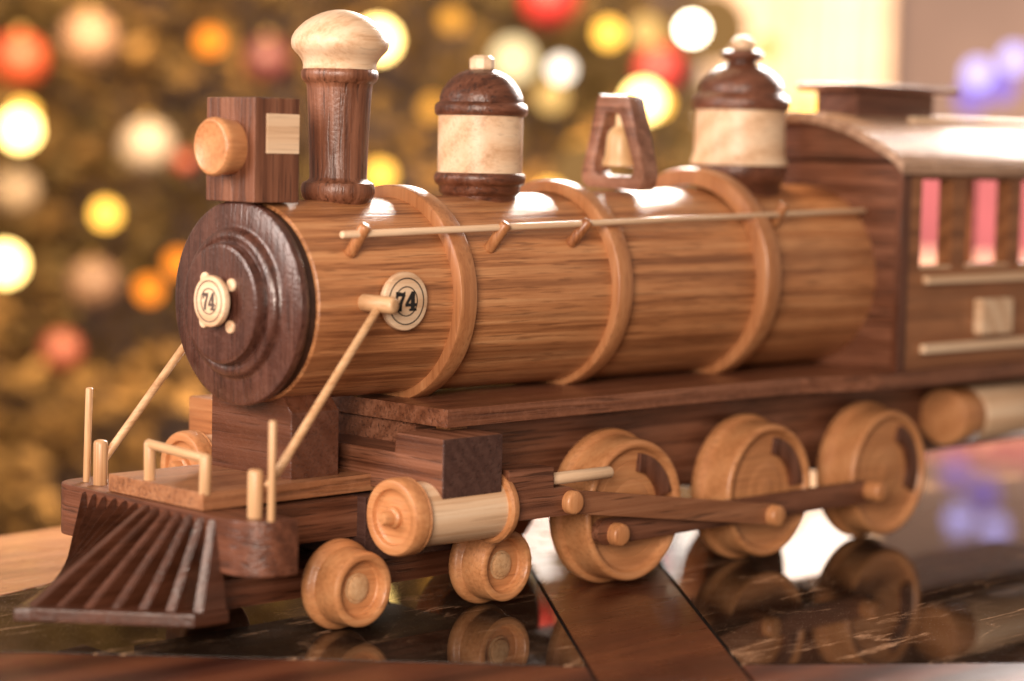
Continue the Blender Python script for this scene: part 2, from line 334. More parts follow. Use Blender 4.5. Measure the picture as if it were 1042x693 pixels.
# ---- steam dome
def z3(y): return .49 + (186 - y) / 208.
D3 = (3.05, 0, 0)
d3 = lathe('steam_dome', [(.40, 0), (.40, .19), (z3(188), .206)] + [(z3(y), r) for y, r in ((186, .212), (182, .222), (177, .230), (172, .234), (168.5, .232), (168, .22), (168, 0))], D3, (0, 0, 1), M['darkX'], loco, 64)
lathe('dome_body', [(z3(168.1), 0), (z3(168.1), .235)] + [(z3(y), r) for y, r in ((166, .238), (163, .235), (160, .228), (155, .2235), (130, .2215), (112.6, .2215), (112.6, 0))], D3, (0, 0, 1), M['mapleX'], d3, 64)
dc3 = lathe('dome_cap', [(z3(112.6), 0), (z3(112.6), .226)] + [(z3(y), r) for y, r in ((111, .236), (107, .241), (103, .240), (99, .230), (97, .215), (95, .207), (92.5, .208), (88, .205), (83, .193), (78, .174), (73, .146), (69, .112), (66.5, .080),
      (65, .066), (63.5, .066), (62, .086), (60, .100), (57, .104), (54, .098), (52, .08), (51.5, 0))], D3, (0, 0, 1), M['darkX'], d3, 64)
lathe('dome_knob', [(z3(51.6), 0), (z3(51), .048), (z3(49), .056), (z3(46), .060), (z3(42), .055), (z3(39.5), .040), (z3(38), .02), (z3(37.8), 0)], D3, (0, 0, 1), M['mapleX'], dc3, 40)
# ---- bell and its frame
def bell_frame():
    bm = bmesh.new(); x0, t = 2.10, .105; cy = -.012
    out = [(-.190, .452), (.130, .462), (.160, .485), (.166, .53), (.078, .872), (.062, .890), (-.108, .884), (-.124, .868), (-.222, .54), (-.214, .48)]
    inn = [(-.135, .515), (.062, .520), (.084, .54), (.086, .58), (.028, .79), (.016, .805), (-.052, .802), (-.066, .79), (-.158, .57), (-.152, .53)]
    rings = []
    for poly, xx in ((out, x0), (out, x0 + t), (inn, x0 + t), (inn, x0)):
        rings.append([bm.verts.new((xx, y, z)) for y, z in poly])
    n = len(out)
    for i in range(4):
        A, B = rings[i], rings[(i + 1) % 4]
        for k in range(n): bm.faces.new((A[k], A[(k + 1) % n], B[(k + 1) % n], B[k]))
    bmesh.ops.recalc_face_normals(bm, faces=bm.faces)
    es = [e for e in bm.edges if len(e.link_faces) == 2 and e.calc_face_angle(0) > 1.2]
    bmesh.ops.bevel(bm, geom=es, offset=.010, segments=2, affect='EDGES', profile=.6)
    return finish('bell_frame', bm, M['worn'], loco)
bf = bell_frame()
lathe('bell', [(.556, 0), (.556, .070), (.564, .082), (.58, .080), (.605, .070), (.65, .066), (.70, .062), (.728, .050), (.742, .030), (.750, .024), (.82, .024), (.82, 0)], (2.155, -.025, 0), (0, 0, 1), M['bell'], bf, 40)
# ---- handrail on pegs
for xb, xt, zb, zt, yb, yt in ((.248, .262, .200, .322, -.345, -.425), (.999, 1.030, .205, .325, -.35, -.428), (1.483, 1.525, .222, .332, -.355, -.43), (2.868, 2.873, .290, .405, -.36, -.43)):
    rod('handrail_peg', (xb, yb, zb), (xt, yt, zt), .025, M['oakZ'], loco, .012)
rod('handrail', (.155, -.405, .284), (3.535, -.405, .366), .0145, M['mapleX'], loco, .004)
# ---- number disc and brace peg on the near side
nd = lathe('number_disc', rod_prof(.03, .117, .006), (.472, -.405, .018), (0, -1, 0), M['mapleX'], loco, 64)
nd['label'] = 'round tan disc with black rings and a bold black 74 on the boiler side'
writing('printed_number', (.472, -.4353, .018), (1, 0, 0), (0, -1, 0), .074, .108, (.092, .058), M['ink'], nd)
for s in (-1, 1):
    rod('brace_peg', (.275, s * .385, .018), (.318, s * .545, .012), .034, M['tanY'], loco, .014)
rod('brace', (.278, -.478, -.008), (-.31, -.553, -.640), .0165, M['tanX'], loco, .004)
rod('brace', (.278, .478, .02), (-.318, .490, -.655), .0165, M['tanX'], loco, .004)
# ---- saddle block under the smokebox
bm = bmesh.new()
a_prism(bm, [(.068, -.225, -.702), (.068, .290, -.702), (.068, .290, -.36), (.068, -.16, -.36), (.068, -.225, -.425)], (.245, 0, 0), .008)
sad = finish('saddle_block', bm, M['saddle'], loco, 25)
# ---- running board and frame
prism('running_board', [(.60, -.55, -.487), (2.89, -.55, -.487), (3.38, -.65, -.494), (6.05, -.65, -.50), (6.05, .65, -.50), (3.38, .65, -.494), (2.89, .55, -.487), (.60, .55, -.487)], (0, 0, .075), M['board'], loco, .005)
box('main_frame', (.63, -.33, -.90), (5.95, .30, -.492), M['walnutX'], loco, .006)
box('pilot_deck', (-.405, -.285, -.755), (.52, .332, -.686), M['deck'], loco, .005)
box('frame_rail', (-.20, -.30, -.93), (.64, .33, -.768), M['walnutX'], loco, .006)
# ---- pilot beam with rounded front corners
pb = []
for (cx, cy, a0) in ((-.275, -.475, 180), (-.31, .58, 90)):
    for k in range(9):
        a = math.radians(a0 + 90 * k / 8 if a0 == 180 else a0 + 90 * k / 8)
        rr = -.435 - cx; pb.append((cx - rr * math.cos(a), cy - rr * math.sin(a), -.965))
pb = [(-.225, -.635, -.965), (-.20, .705, -.965)] + pb[9:] + pb[:9]
beam = prism('pilot_beam', pb, (0, 0, .208), M['darkY'], loco, .010)
for s, yo in ((1, .0), (-1, -.01)):
    rod('beam_dowel', (-.33, s * .495 + yo, -.77), (-.33, s * .495 + yo, -.575), .029, M['tanZ'], beam, .014)
rod('flag_stick', (-.33, .595, -.77), (-.335, .570, -.370), .0145, M['tanZ'], beam, .006)
rod('flag_stick', (-.33, -.601, -.77), (-.33, -.603, -.384), .0145, M['tanZ'], beam, .006)
# ---- deck handrail
gr = rod('deck_rail', (-.372, .118, -.545), (-.384, -.288, -.560), .0185, M['tanY'], loco, .006)
rod('rail_post', (-.372, .100, -.70), (-.372, .103, -.535), .0225, M['tanZ'], gr, .008)
rod('rail_post', (-.384, -.268, -.70), (-.384, -.272, -.545), .0225, M['tanZ'], gr, .008)
# ---- cowcatcher
YC = .03
def edge_pt(f):      # f 0..1 from the tip to the rear corner of the bottom plate
    return (-.995 + f * .43, YC - f * .490)
pl = [(-1.03, YC), (-.985, YC - .035), (-.585, -.478), (-.43, -.490), (-.43, YC + .430), (-.575, YC + .395), (-.985, YC + .035)]
cow = prism('cowcatcher', [(x, y, -1.145) for x, y in pl], (0, 0, .050), M['slat'], loco, .010)
core = bmesh.new()
ct = [(-.424, YC, -.80), (-.424, -.30, -.80), (-.424, YC + .34, -.80)]
cb = [(-.66, YC, -1.10), (-.45, -.30, -1.10), (-.42, -.34, -1.10), (-.42, YC + .36, -1.10), (-.45, YC + .33, -1.10)]
V = [core.verts.new(p) for p in (*ct, *cb)]
bmesh.ops.convex_hull(core, input=V)
finish('cowcatcher_core', core, M['groove'], cow, smooth=False)  # near-black backing puts the shade between the slats into colour
for i in (-6, -5, -4, -3, -2, -1, 0, 1, 2, 3, 4, 5, 6):
    f = abs(i) / 6.0; s = -1 if i < 0 else 1          # positive i: near side
    ex, ey = edge_pt(f * .97)
    if i < 0: ey = YC + (YC - ey) * .80; ex -= .015
    ex += .03
    T = Vector((-.445, YC - i * .070, -.770)); B = Vector((ex, ey, -1.105)); C_ = Vector((-.44, YC - i * .070, -1.105))
    if abs(i) == 6: C_ = Vector((-.43, ey, -1.105))
    tdir = Vector((.425, -s * .515, 0)).normalized() if i else Vector((0, 1, 0))
    bm = bmesh.new(); w0, w1 = (.020, .026) if i == 0 else (.0140, .0180)
    top, bot, bk = T, B, C_
    T2 = T + Vector((.02, 0, 0))
    ring = []
    for sg in (-1, 1):
        ring.append([bm.verts.new(p) for p in (T + tdir * w0 * sg, B + tdir * w1 * sg, C_ + tdir * w1 * sg, T2 + tdir * w0 * sg)])
    A_, B_ = ring
    bm.faces.new(A_); bm.faces.new(B_[::-1])
    for k in range(4): bm.faces.new((A_[k], B_[k], B_[(k + 1) % 4], A_[(k + 1) % 4]))
    bmesh.ops.recalc_face_normals(bm, faces=bm.faces)
    bmesh.ops.bevel(bm, geom=[e for e in bm.edges], offset=.004, segments=2, affect='EDGES')
    finish('slat', bm, M['slat'], cow, 25)
# ---- crossbeam carrying the cylinders
bm = bmesh.new()
a_prism(bm, [(.432, -.705, -.738), (.432, .46, -.738), (.432, .46, -.580), (.432, -.425, -.580), (.432, -.430, -.502), (.432, -.705, -.502)], (.325, 0, 0), .008)
finish('crossbeam', bm, M['walnutY'], loco, 25)
box('end_cap', (.434, -.7105, -.737), (.755, -.699, -.503), M['end'], loco, .005)
box('spacer_block', (.66, -.50, -.52), (.76, -.42, -.452), M['oakX'], loco, .004)
box('far_cylinder_block', (.37, .46, -.72), (.70, .850, -.475), M['oakY'], loco, .008)
# ---- cylinders
def cylinder(y, x0, z, near):
    d = .545 if near else .55
    c = lathe('steam_cylinder', [(.09, 0), (.09, .128), (d - .02, .130), (d - .02, 0)], (x0, y, z), (1, 0, -.01), M['mapleY' if 0 else 'mapleX'], loco, 64)
    h = lathe('cylinder_head', [(.098, 0), (.098, .128), (.094, .141), (.086, .149), (.078, .1535), (.0735, .1505), (.069, .1535), (.060, .1545), (.030, .154), (.012, .151), (.003, .145), (0, .137), (0, .118), (.003, .112), (.020, .107), (.025, .100), (.027, .075), (.022, .055), (.022, 0)], (x0, y, z), (1, 0, -.01), M['cherryY'], c, 64)
    lathe('cylinder_pin', [(.06, 0), (.05, .044), (.005, .042), (-.002, .036), (-.004, .030), (-.036, .028), (-.046, .022), (-.048, 0)], (x0, y, z), (1, 0, -.01), M['cherryX'], h, 32)
    lathe('cylinder_ring', [(d - .03, 0), (d - .03, .130), (d - .026, .144), (d - .015, .152), (d + .005, .152), (d + .017, .146), (d + .022, .134), (d + .022, 0)], (x0, y, z), (1, 0, -.01), M['cherryY'], c, 64)
cylinder(-.60, .262, -.806, True)
cylinder(.63, .165, -.745, False)
# ---- leading truck under the frame
box('truck_frame', (-.30, -.28, -1.150), (1.06, .30, -1.035), M['darkX'], loco, .006)
box('truck_bolster', (.35, -.350, -1.03), (.86, .355, -.765), M['end'], loco, .008)
# ---- wheels
def small_wheel():
    w = lathe('leading_wheel', [(0, 0), (0, .165), (.005, .173), (.014, .179), (.028, .180), (.040, .178), (.050, .170), (.056, .158), (.062, .153), (.085, .152), (.160, .149), (.173, .146), (.179, .139), (.181, .130),
        (.178, .118), (.171, .112), (.140, .106), (.135, .100), (.135, 0)], (.178, -.368, TZ + .180), (0, -1, 0), M['cherryX'], loco, 64)
    lathe('axle_cap', [(.133, 0), (.133, .062), (.139, .060), (.141, .056), (.141, .050), (.147, .048), (.150, .042), (.150, 0)], (.178, -.368, TZ + .180), (0, -1, 0), M['tanY'], w, 40)
    return w
def arc_weight(a0, a1, parent, c, y0):
    bm = bmesh.new(); r0, r1, n = .168, .250, 14; o, i_ = [], []
    for k in range(n + 1):
        a = math.radians(a0 + (a1 - a0) * k / n); o.append((c[0] + r1 * math.cos(a), y0, c[2] + r1 * math.sin(a))); i_.append((c[0] + r0 * math.cos(a), y0, c[2] + r0 * math.sin(a)))
    a_prism(bm, o + i_[::-1], (0, -.035, 0), .004); return finish('counterweight', bm, M['darkZ'], parent)
def driver(x, angles):
    c = (x, -.375, TZ + .343)
    w = lathe('driving_wheel', [(0, 0), (0, .325), (.006, .337), (.018, .3425), (.036, .343), (.050, .339), (.058, .329), (.064, .318), (.072, .3145), (.12, .313), (.185, .310), (.198, .307), (.205, .301), (.2075, .292), (.2065, .284),
        (.203, .276), (.195, .270), (.186, .266), (.180, .260), (.178, .250), (.1775, .215), (.1755, .213), (.1755, .207), (.177, .205), (.176, .135), (.1745, .133), (.1745, .128), (.1755, .126), (.173, .08), (.172, .048), (.175, .040), (.176, .03), (.176, 0)], c, (0, -1, 0), M['cherryX'], loco, 96)
    arc_weight(angles[0], angles[1], w, c, -.375 - .165); return w
wheels = [driver(1.708, (14, 82)), driver(2.645, (2, 80)), driver(3.590, (-28, 68))]
sw = small_wheel()
def copy_tree(o, parent):
    c = o.copy(); COL.objects.link(c); c.parent = parent
    for ch in list(o.children): copy_tree(ch, c)
    return c
s2 = copy_tree(sw, loco); s2.location.x += .785
for w in wheels + [sw, s2]:
    f = copy_tree(w, loco); f.rotation_euler = (0, 0, PI); f.location.y = -w.location.y - (.07 if w in wheels else 0)
for w in (sw, s2):                       # axles
    x = w.location.x + loco.location.x; z = TZ + .18
    rod('axle', (x, -.4, z), (x, .4, z), .04, M['walnutY'], loco)
for x in (1.708, 2.645, 3.59): rod('axle', (x, -.4, TZ + .343), (x, .4, TZ + .343), .045, M['walnutY'], loco)
# ---- crosshead, rods and crank pins
bm = bmesh.new()
xs = [(.80, -.655), (1.060, -.662), (1.062, -.752), (1.155, -.752), (1.195, -.770), (1.222, -.808), (1.222, -.836), (1.205, -.862), (1.18, -.872), (.80, -.866)]
a_prism(bm, [(x, -.705, z) for x, z in xs], (0, .14, 0), .006); ch = finish('crosshead', bm, M['walnutX'], loco, 25)
rod('guide_rod', (1.09, -.655, -.722), (1.455, -.655, -.724), .026, M['mapleX'], ch, .008)
def bar(name, a, b, ha, hb, y, t, mat):
    (xa, za), (xb, zb) = a, b; d = Vector((xb - xa, 0, zb - za)).normalized(); n = Vector((-d.z, 0, d.x)); bm = bmesh.new(); po = []
    A = Vector((xa, y, za)); B = Vector((xb, y, zb))
    for k in range(9):
        an = PI / 2 - PI * k / 8; po.append(B + d * (hb * math.cos(an)) + n * (hb * math.sin(an)))
    for k in range(9):
        an = -PI / 2 - PI * k / 8; po.append(A + d * (ha * math.cos(an)) + n * (ha * math.sin(an)))
    a_prism(bm, po, (0, -t, 0), .005); return finish(name, bm, mat, loco, 25)
bar('side_rod', (1.460, -.985), (3.372, -.985), .056, .054, -.600, .040, M['walnutX'])
bar('main_rod', (1.195, -.822), (2.530, -1.010), .050, .047, -.668, .030, M['rod'])
for x, z, y0, y1 in ((1.160, -.817, -.66, -.745), (1.512, -.997, -.60, -.690), (2.515, -1.010, -.60, -.745), (3.335, -.978, -.60, -.725)):
    rod('crank_pin', (x, y0, z), (x, y1, z), .050, M['cherryZ'], loco, .014)
# ---- trailing tank below the cab
tk = lathe('air_tank', rod_prof(.20, .147, .012), (4.20, -.46, -.70), (1, 0, 0), M['cherryX'], loco, 48)  # darker wood paints the shade on the front end, paler body the lit part
lathe('tank_body', rod_prof(.85, .150, .012), (4.40, -.46, -.70), (1, 0, 0), M['mapleX'], tk, 48)
# ---- cab
def grid_wall(name, y0, y1, x0, x1, z0, z1, wins, mat):
    """wall with real window openings, butted pieces in one mesh"""
    bm = bmesh.new(); zs0, zs1 = wins[0][2], wins[0][3]
    a_box(bm, (x0, y0, z0), (x1, y1, zs0), 0); a_box(bm, (x0, y0, zs1), (x1, y1, z1), 0)
    e = [x0] + [v for w in wins for v in w[:2]] + [x1]
    for a, b in zip(e[::2], e[1::2]): a_box(bm, (a, y0, zs0), (b, y1, zs1), 0)
    bmesh.ops.remove_doubles(bm, verts=bm.verts, dist=1e-5)
    return finish(name, bm, mat, cabo, smooth=False)
cabo = box('cab', (3.585, -.592, -.425), (3.665, .592, .62), M['walnutY'], loco, .004)
box('corner_post', (3.572, -.603, -.424), (3.650, -.570, .612), M['darkZ'], cabo, .005)
wins = [(3.745, 4.015, .095, .525), (4.135, 4.54, .095, .525), (4.645, 5.03, .095, .525), (5.14, 5.50, .095, .525)]
nw = grid_wall('cab_wall', -.600, -.515, 3.651, 5.92, -.425, .615, wins, M['cab'])
fw = grid_wall('cab_wall', .515, .600, 3.651, 5.92, -.425, .615, [(3.75, 4.55, -.05, .525), (4.65, 5.84, -.05, .525)], M['cab'])
for a, b, _, _ in wins: box('window_sill', (a + .003, -.606, .083), (b - .003, -.510, .097), M['mapleX'], nw, .003)  # pale wood puts the bright reflection along each sill into its colour
box('grab_strip', (3.770, -.640, .008), (5.80, -.6005, .052), M['mapleX'], nw, .010)
box('grab_strip', (3.765, -.640, -.338), (5.80, -.6005, -.290), M['mapleX'], nw, .010)
box('square_plaque', (4.235, -.660, -.262), (4.520, -.6005, -.078), M['mapleY'], nw, .012)
# gable infill and arched roof
arch = [(-.66, .600), (-.625, .640), (-.585, .668), (-.50, .712), (-.40, .758), (-.30, .796), (-.20, .825), (-.10, .845), (0, .853)]
arch = arch + [(-y, z) for y, z in arch[-2::-1]]
prism('gable', [(3.585, y, z - .05) for y, z in arch[1:-1]] + [(3.585, .56, .60), (3.585, -.56, .60)], (.06, 0, 0), M['walnutY'], cabo, 0)
rf = prism('cab_roof', [(3.50, y, z) for y, z in arch] + [(3.50, y * .985, z - .05) for y, z in arch[::-1]], (2.50, 0, 0), M['roof'], cabo, .004, 30)
rod('roof_strip', (4.12, -.25, .822), (5.8, -.25, .822), .020, M['mapleX'], rf)
rod('roof_strip', (4.12, .25, .822), (5.8, .25, .822), .020, M['mapleX'], rf)
cl = box('roof_vent', (3.82, -.13, .83), (4.50, .13, .965), M['darkX'], rf, .006)
box('vent_lid', (3.72, -.185, .965), (4.66, .185, 1.002), M['walnutX'], cl, .010)

# ================================================================== TABLE
tb = empty('dining_table', (2.5, -.5, TZ - .25))
tag(tb, 'mahogany table with dark veined marble inlays under the toy locomotive', 'table')
FL = ((-1.04, .098), (1.499, -1.535)); FR = ((.942, -1.793), (.876, -.679))
SL = ((1.693, .042), (1.353, 1.675)); SR = ((2.214, -.291), (1.435, 1.704)); BL = ((-.494, .976), (.96, .28))
A = isect(*FL, *BL); B = isect(*FL, *SL); Cc = isect(*SL, *BL)
Dd = isect(*FR, *SR); E_ = (9.2, Dd[1] - (9.2 - Dd[0]) * .775); G = (SR[0][0] + 1.435 * 3.4, SR[0][1] + 1.704 * 3.4); Hh = (14.2, 7.0); F_ = (13.4, -3.4)
outer = [(-2.35, 1.95), (-2.30, .62), (-.30, -1.75), (.35, -2.42), (.80, -2.85), (2.6, -4.25), (9.6, -7.6), (14.0, -4.0), (15.0, 8.0), (8.0, 8.4), (1.9, 2.34)]
def slab(name, poly, z0, z1, mat, bev=.004): return prism(name, [(x, y, z0) for x, y in poly], (0, 0, z1 - z0), mat, tb, bev)
slab('table_base', outer, TZ - .16, TZ - .012, M['groove'], .02)
g = .008
A2 = (-2.03, .53)
slab('marble_tile', shrink([A2, FL[0], B, Cc], g), TZ - .010, TZ, M['marble'], .001)
slab('marble_tile', shrink([Dd, E_, F_, Hh, G], g), TZ - .010, TZ, M['marble'], .001)
SBl = isect(*SL, (.35, -2.42), (.45, -.43)); SBr = isect(*SR, (.35, -2.42), (.45, -.43))
slab('wood_strip', shrink([SBl, SBr, G, (G[0] - .95, G[1] + .75), Cc], g), TZ - .010, TZ - .0005, M['table'], .003)
slab('wood_border', shrink([A2, (-2.25, .52), (-.30, -1.75), SBl, B, FL[0]], g), TZ - .010, TZ, M['border'], .004)
slab('wood_border', shrink([Dd, SBr, (.80, -2.85), (2.6, -4.25), (9.5, -7.5), E_], g), TZ - .010, TZ, M['border'], .004)
slab('wood_border', shrink([A2, Cc, (2.65, 2.95), (1.9, 2.33), (-2.33, 1.95), (-2.28, .60)], g), TZ - .010, TZ, M['deck'], .004)
lathe('pedestal', [(-8.68, 0), (-8.68, 1.6), (-8.5, 1.6), (-8.3, .6), (-4, .45), (-1.8, .9), (-1.43, 1.3), (-1.43, 0)], (3.2, -.8, 0), (0, 0, 1), M['table'], tb, 48)

# ================================================================== ROOM AND TREE, far out of focus
def sheet(name, pts, mat):
    bm = bmesh.new(); bm.faces.new([bm.verts.new(p) for p in pts]); o = finish(name, bm, mat, None, smooth=False); o['kind'] = 'structure'; return o
sheet('floor', [(-40, -40, -8.7), (70, -40, -8.7), (70, 70, -8.7), (-40, 70, -8.7)], plain('floor_boards', (.10, .05, .028), .5, .3, 2))
wallm = plain('tan_wall', (.13, .092, .085), .9, .45, .12)
sheet('wall', [(56, -8, -8.7), (15, 42, -8.7), (15, 42, 20), (56, -8, 20)], wallm)
def curtain():
    bm = bmesh.new(); P0, P1 = Vector((29.5, 22.7, 0)), Vector((31.8, 19.7, 0)); d = (P1 - P0); n = Vector((-.77, -.63, 0)); rows = []
    for z in (-8.6, -3, 2, 6, 10):
        rows.append([bm.verts.new(P0 + d * (k / 60) + n * (.14 * math.sin(k * .95) + .06 * math.sin(k * 2.3)) + Vector((0, 0, z))) for k in range(61)])
    for A_, B_ in zip(rows, rows[1:]):
        for k in range(60): bm.faces.new((A_[k], A_[k + 1], B_[k + 1], B_[k]))
    o = finish('curtain', bm, plain('linen', (.80, .65, .52), .9, .2, .5), None, 80); tag(o, 'pale cream curtain hanging far behind the cab roof vent', 'curtain')
curtain()
TC = Vector((16.3, 19.2, -8.7))
tree = empty('christmas_tree', TC)
tag(tree, 'big blurred christmas tree hung with lights behind the locomotive', 'tree')
lathe('trunk', [(0, 0), (0, .55), (6, .42), (14, .2), (20, .04), (20, 0)], TC, (0, 0, 1), plain('bark', (.05, .03, .02), .9), tree, 16)
def needle(c):
    b = N('needles'); d = b.n('ShaderNodeBsdfDiffuse'); t = b.n('ShaderNodeBsdfTranslucent'); mx = b.n('ShaderNodeMixShader')
    tc = b.n('ShaderNodeTexCoord'); nz = b.n('ShaderNodeTexNoise'); nz.inputs['Scale'].default_value = .8; nz.inputs['Detail'].default_value = 3; b.l(tc.outputs['Object'], nz.inputs['Vector'])
    col = b.ramp(nz.outputs['Fac'], [(.3, tuple(x * .6 for x in c)), (.7, tuple(x * 1.4 for x in c))])
    b.l(col, d.inputs[0]); b.l(col, t.inputs[0]); mx.inputs[0].default_value = .4; b.l(d.outputs[0], mx.inputs[1]); b.l(t.outputs[0], mx.inputs[2]); b.l(mx.outputs[0], b.out.inputs[0]); return b.m
def foliage():
    bm = bmesh.new(); H = 21.0
    for i in range(26000):
        h = H * (1 - math.sqrt(random.random()) * .97); h = random.random() ** 1.35 * H
        R0 = 11.6 * (1 - h / H) ** .90 + .2; lobes = 1 + .10 * math.sin(h * 3.1 + 5 * math.sin(h))
        a = random.random() * 2 * PI; r = R0 * lobes * math.sqrt(random.uniform(.32, 1)) * (1 + .06 * math.sin(a * 9 + h * 2))
        c = TC + Vector((r * math.cos(a), r * math.sin(a), h - .10 * r))
        L = random.uniform(.25, .6); d = Vector((math.cos(a) + random.uniform(-.6, .6), math.sin(a) + random.uniform(-.6, .6), random.uniform(-.5, .35))).normalized()
        s_ = d.cross(Vector((random.uniform(-1, 1), random.uniform(-1, 1), random.uniform(-1, 1)))).normalized() * L * .28
        f = bm.faces.new([bm.verts.new(p) for p in (c - d * L * .4 - s_ * .4, c - s_, c + d * L * .6, c + s_)])
        q = c * .42; v = math.sin(q.x * 2.1 + 1.3 * math.sin(q.z * 1.7)) + math.sin(q.y * 2.6 + q.z * 1.9) + .9 * math.sin(q.z * 3.1 + q.x * 1.2) + random.uniform(-.8, .8)
        f.material_index = 2 if v < -.6 else 0 if v < .5 else 1 if v < 1.5 else 3
    me = bpy.data.meshes.new('foliage'); bm.to_mesh(me); bm.free()
    for c in ((.130, .085, .036), (.20, .122, .048), (.095, .068, .031), (.30, .18, .068)): me.materials.append(needle(c))
    o = bpy.data.objects.new('foliage', me); COL.objects.link(o); o.parent = tree; o.matrix_parent_inverse = Matrix.Translation(-TC); return o
foliage()

# lights and baubles hung on the tree: kind, place, label
GL = {'warm': ((1, .66, .20), 10, .21), 'gold': ((1, .50, .07), 4.2, .15), 'amber': ((1, .42, .06), 1.5, .15), 'orange': ((1, .26, .02), 2.4, .15), 'cream': ((1, .74, .38), 1.7, .25), 'white': ((1, .84, .66), 3.4, .14),
      'tan': ((1, .58, .18), 1.4, .18), 'hot': ((1, .86, .60), 18, .13), 'lav': ((.58, .50, 1), 2.4, .18), 'violet': ((.34, .22, 1), 1.1, .20), 'glow': ((1, .52, .17), .36, .42)}
GM = {k: glow('lamp_' + k, v[0], v[1]) for k, v in GL.items()}
GMESH = {}
def bulb(kind, loc, label):
    if kind not in GMESH:
        bm = bmesh.new(); bmesh.ops.create_icosphere(bm, subdivisions=2, radius=GL[kind][2]); me = bpy.data.meshes.new('fairy_light'); bm.to_mesh(me); bm.free(); me.materials.append(GM[kind]); GMESH[kind] = me
    o = bpy.data.objects.new('fairy_light', GMESH[kind]); COL.objects.link(o); o.location = loc
    tag(o, label, 'fairy light', 'fairy lights glowing behind the locomotive')
for k, p, lb in (
    ('warm', (7.98, 14.20, .73), 'bright yellow-white light left of the headlight box at the left edge'),
    ('gold', (8.82, 15.44, .92), 'golden light just above the bright one at the left edge'),
    ('warm', (7.56, 13.82, -.72), 'bright yellow light cut by the left edge, level with the number disc'),
    ('gold', (8.75, 13.67, -.18), 'golden light left of the headlight box, alone in dark branches'),
    ('orange', (9.95, 13.40, 1.78), 'deep orange light above the headlight box'),
    ('orange', (9.70, 14.17, -1.08), 'orange light left of the smokebox front, lower of the pair'),
    ('orange', (10.28, 14.39, -.80), 'orange light touching the smokebox rim, upper of the pair'),
    ('warm', (10.11, 10.69, 1.75), 'very large yellow-white light behind the smokestack cap'),
    ('gold', (11.82, 12.55, .30), 'yellow light beside the smokestack foot'),
    ('cream', (11.86, 10.43, 1.62), 'soft cream light above the sand dome'),
    ('white', (12.73, 10.54, 1.55), 'greyish white light between sand dome and bell'),
    ('tan', (12.88, 10.83, 1.25), 'dim tan light under the greyish white one'),
    ('gold', (13.30, 10.35, 1.98), 'clear golden light above the bell'),
    ('tan', (13.96, 10.37, 2.04), 'dim tan light between the golden and the white light above the bell'),
    ('hot', (13.02, 8.86, 1.98), 'dazzling white light left above the steam dome'),
    ('warm', (12.93, 9.46, 1.20), 'bright yellow-white light beside the bell frame top'),
    ('gold', (13.63, 9.88, 1.20), 'golden light half behind the bright one at the bell frame'),
    ('gold', (12.39, 10.34, .12), 'golden light peeping over the middle boiler band'),
    ('gold', (15.18, 8.95, 1.17), 'golden light between the steam dome and the cab roof'),
    ('tan', (15.65, 9.93, 1.91), 'dim tan light right above the steam dome'),
    ('amber', (14.22, 11.62, .68), 'amber light behind the bell frame, left of it'),
    ('amber', (13.27, 13.25, 1.12), 'amber light left of the sand dome'),
    ('amber', (13.06, 12.71, 2.18), 'amber light high above the sand dome'),
    ('glow', (12.6, 11.6, .75), 'faint golden glow right of the sand dome body'),
    ('glow', (13.6, 10.9, .35), 'faint golden glow low behind the bell frame'),
    ('glow', (14.4, 9.6, .55), 'faint golden glow between bell frame and steam dome'),
    ('glow', (14.6, 9.9, 2.1), 'faint golden glow at the top edge left of the steam dome knob'),
    ('lav', (20.47, 10.11, 1.81), 'pale lavender light above the cab roof'),
    ('lav', (21.56, 10.24, 2.06), 'lavender light at the right edge above the cab'),
    ('violet', (22.32, 10.93, 1.70), 'violet light between the two lavender lights'),
    ('violet', (22.93, 11.83, 1.56), 'dim violet light left below the lavender lights')):
    bulb(k, p, lb)
def bauble(loc, r, col, label, glowing=0):
    bm = bmesh.new(); bmesh.ops.create_uvsphere(bm, u_segments=24, v_segments=14, radius=r)
    for v in bm.verts: v.co += Vector(loc)
    o = finish('bauble', bm, plain('bauble_paint', tuple(x * .42 for x in col), .6, .3, 2), None); tag(o, label, 'bauble', 'baubles on the christmas tree')
    lathe('bauble_cap', [(r * .95, 0), (r * .95, r * .22), (r * 1.18, r * .22), (r * 1.18, 0)], loc, (0, 0, 1), plain('cap_gold', (.6, .4, .12), .3, metal=1), o, 16)
for loc, r, c, lb in (
    ((12.83, 10.83, 2.35), 0.34, (0.413, 0.010, 0.015), 'big red bauble at the top edge between sand dome and bell'),
    ((14.09, 10.25, 1.59), 0.29, (0.440, 0.025, 0.035), 'red bauble to the right above the bell'),
    ((8.50, 15.03, 1.51), 0.32, (0.413, 0.055, 0.010), 'red-orange bauble in the upper left corner'),
    ((9.42, 15.01, 1.80), 0.34, (0.341, 0.200, 0.125), 'tan bauble at the top, right of the red-orange one'),
    ((9.82, 14.40, .56), 0.32, (0.396, 0.330, 0.275), 'grey-cream bauble left of the headlight box'),
    ((9.93, 13.82, .40), 0.12, (0.330, 0.050, 0.025), 'small dull red bauble between the grey-cream bauble and the headlight box'),
    ((8.35, 14.90, .03), 0.27, (0.413, 0.310, 0.210), 'cream bauble under the bright light at the left edge'),
    ((9.18, 14.54, -1.03), 0.30, (0.248, 0.140, 0.085), 'brown bauble left of the orange lights'),
    ((8.96, 14.85, -1.82), 0.24, (0.303, 0.070, 0.035), 'dull red bauble low on the tree, above the flag stick'),
    ((11.28, 14.02, 1.62), 0.29, (0.110, 0.015, 0.020), 'dark maroon bauble beside the smokestack cap'),
    ((11.0, 13.8, -.25), 0.24, (0.231, 0.100, 0.025), 'copper bauble right behind the smokebox front')):
    bauble(loc, r, c, lb)
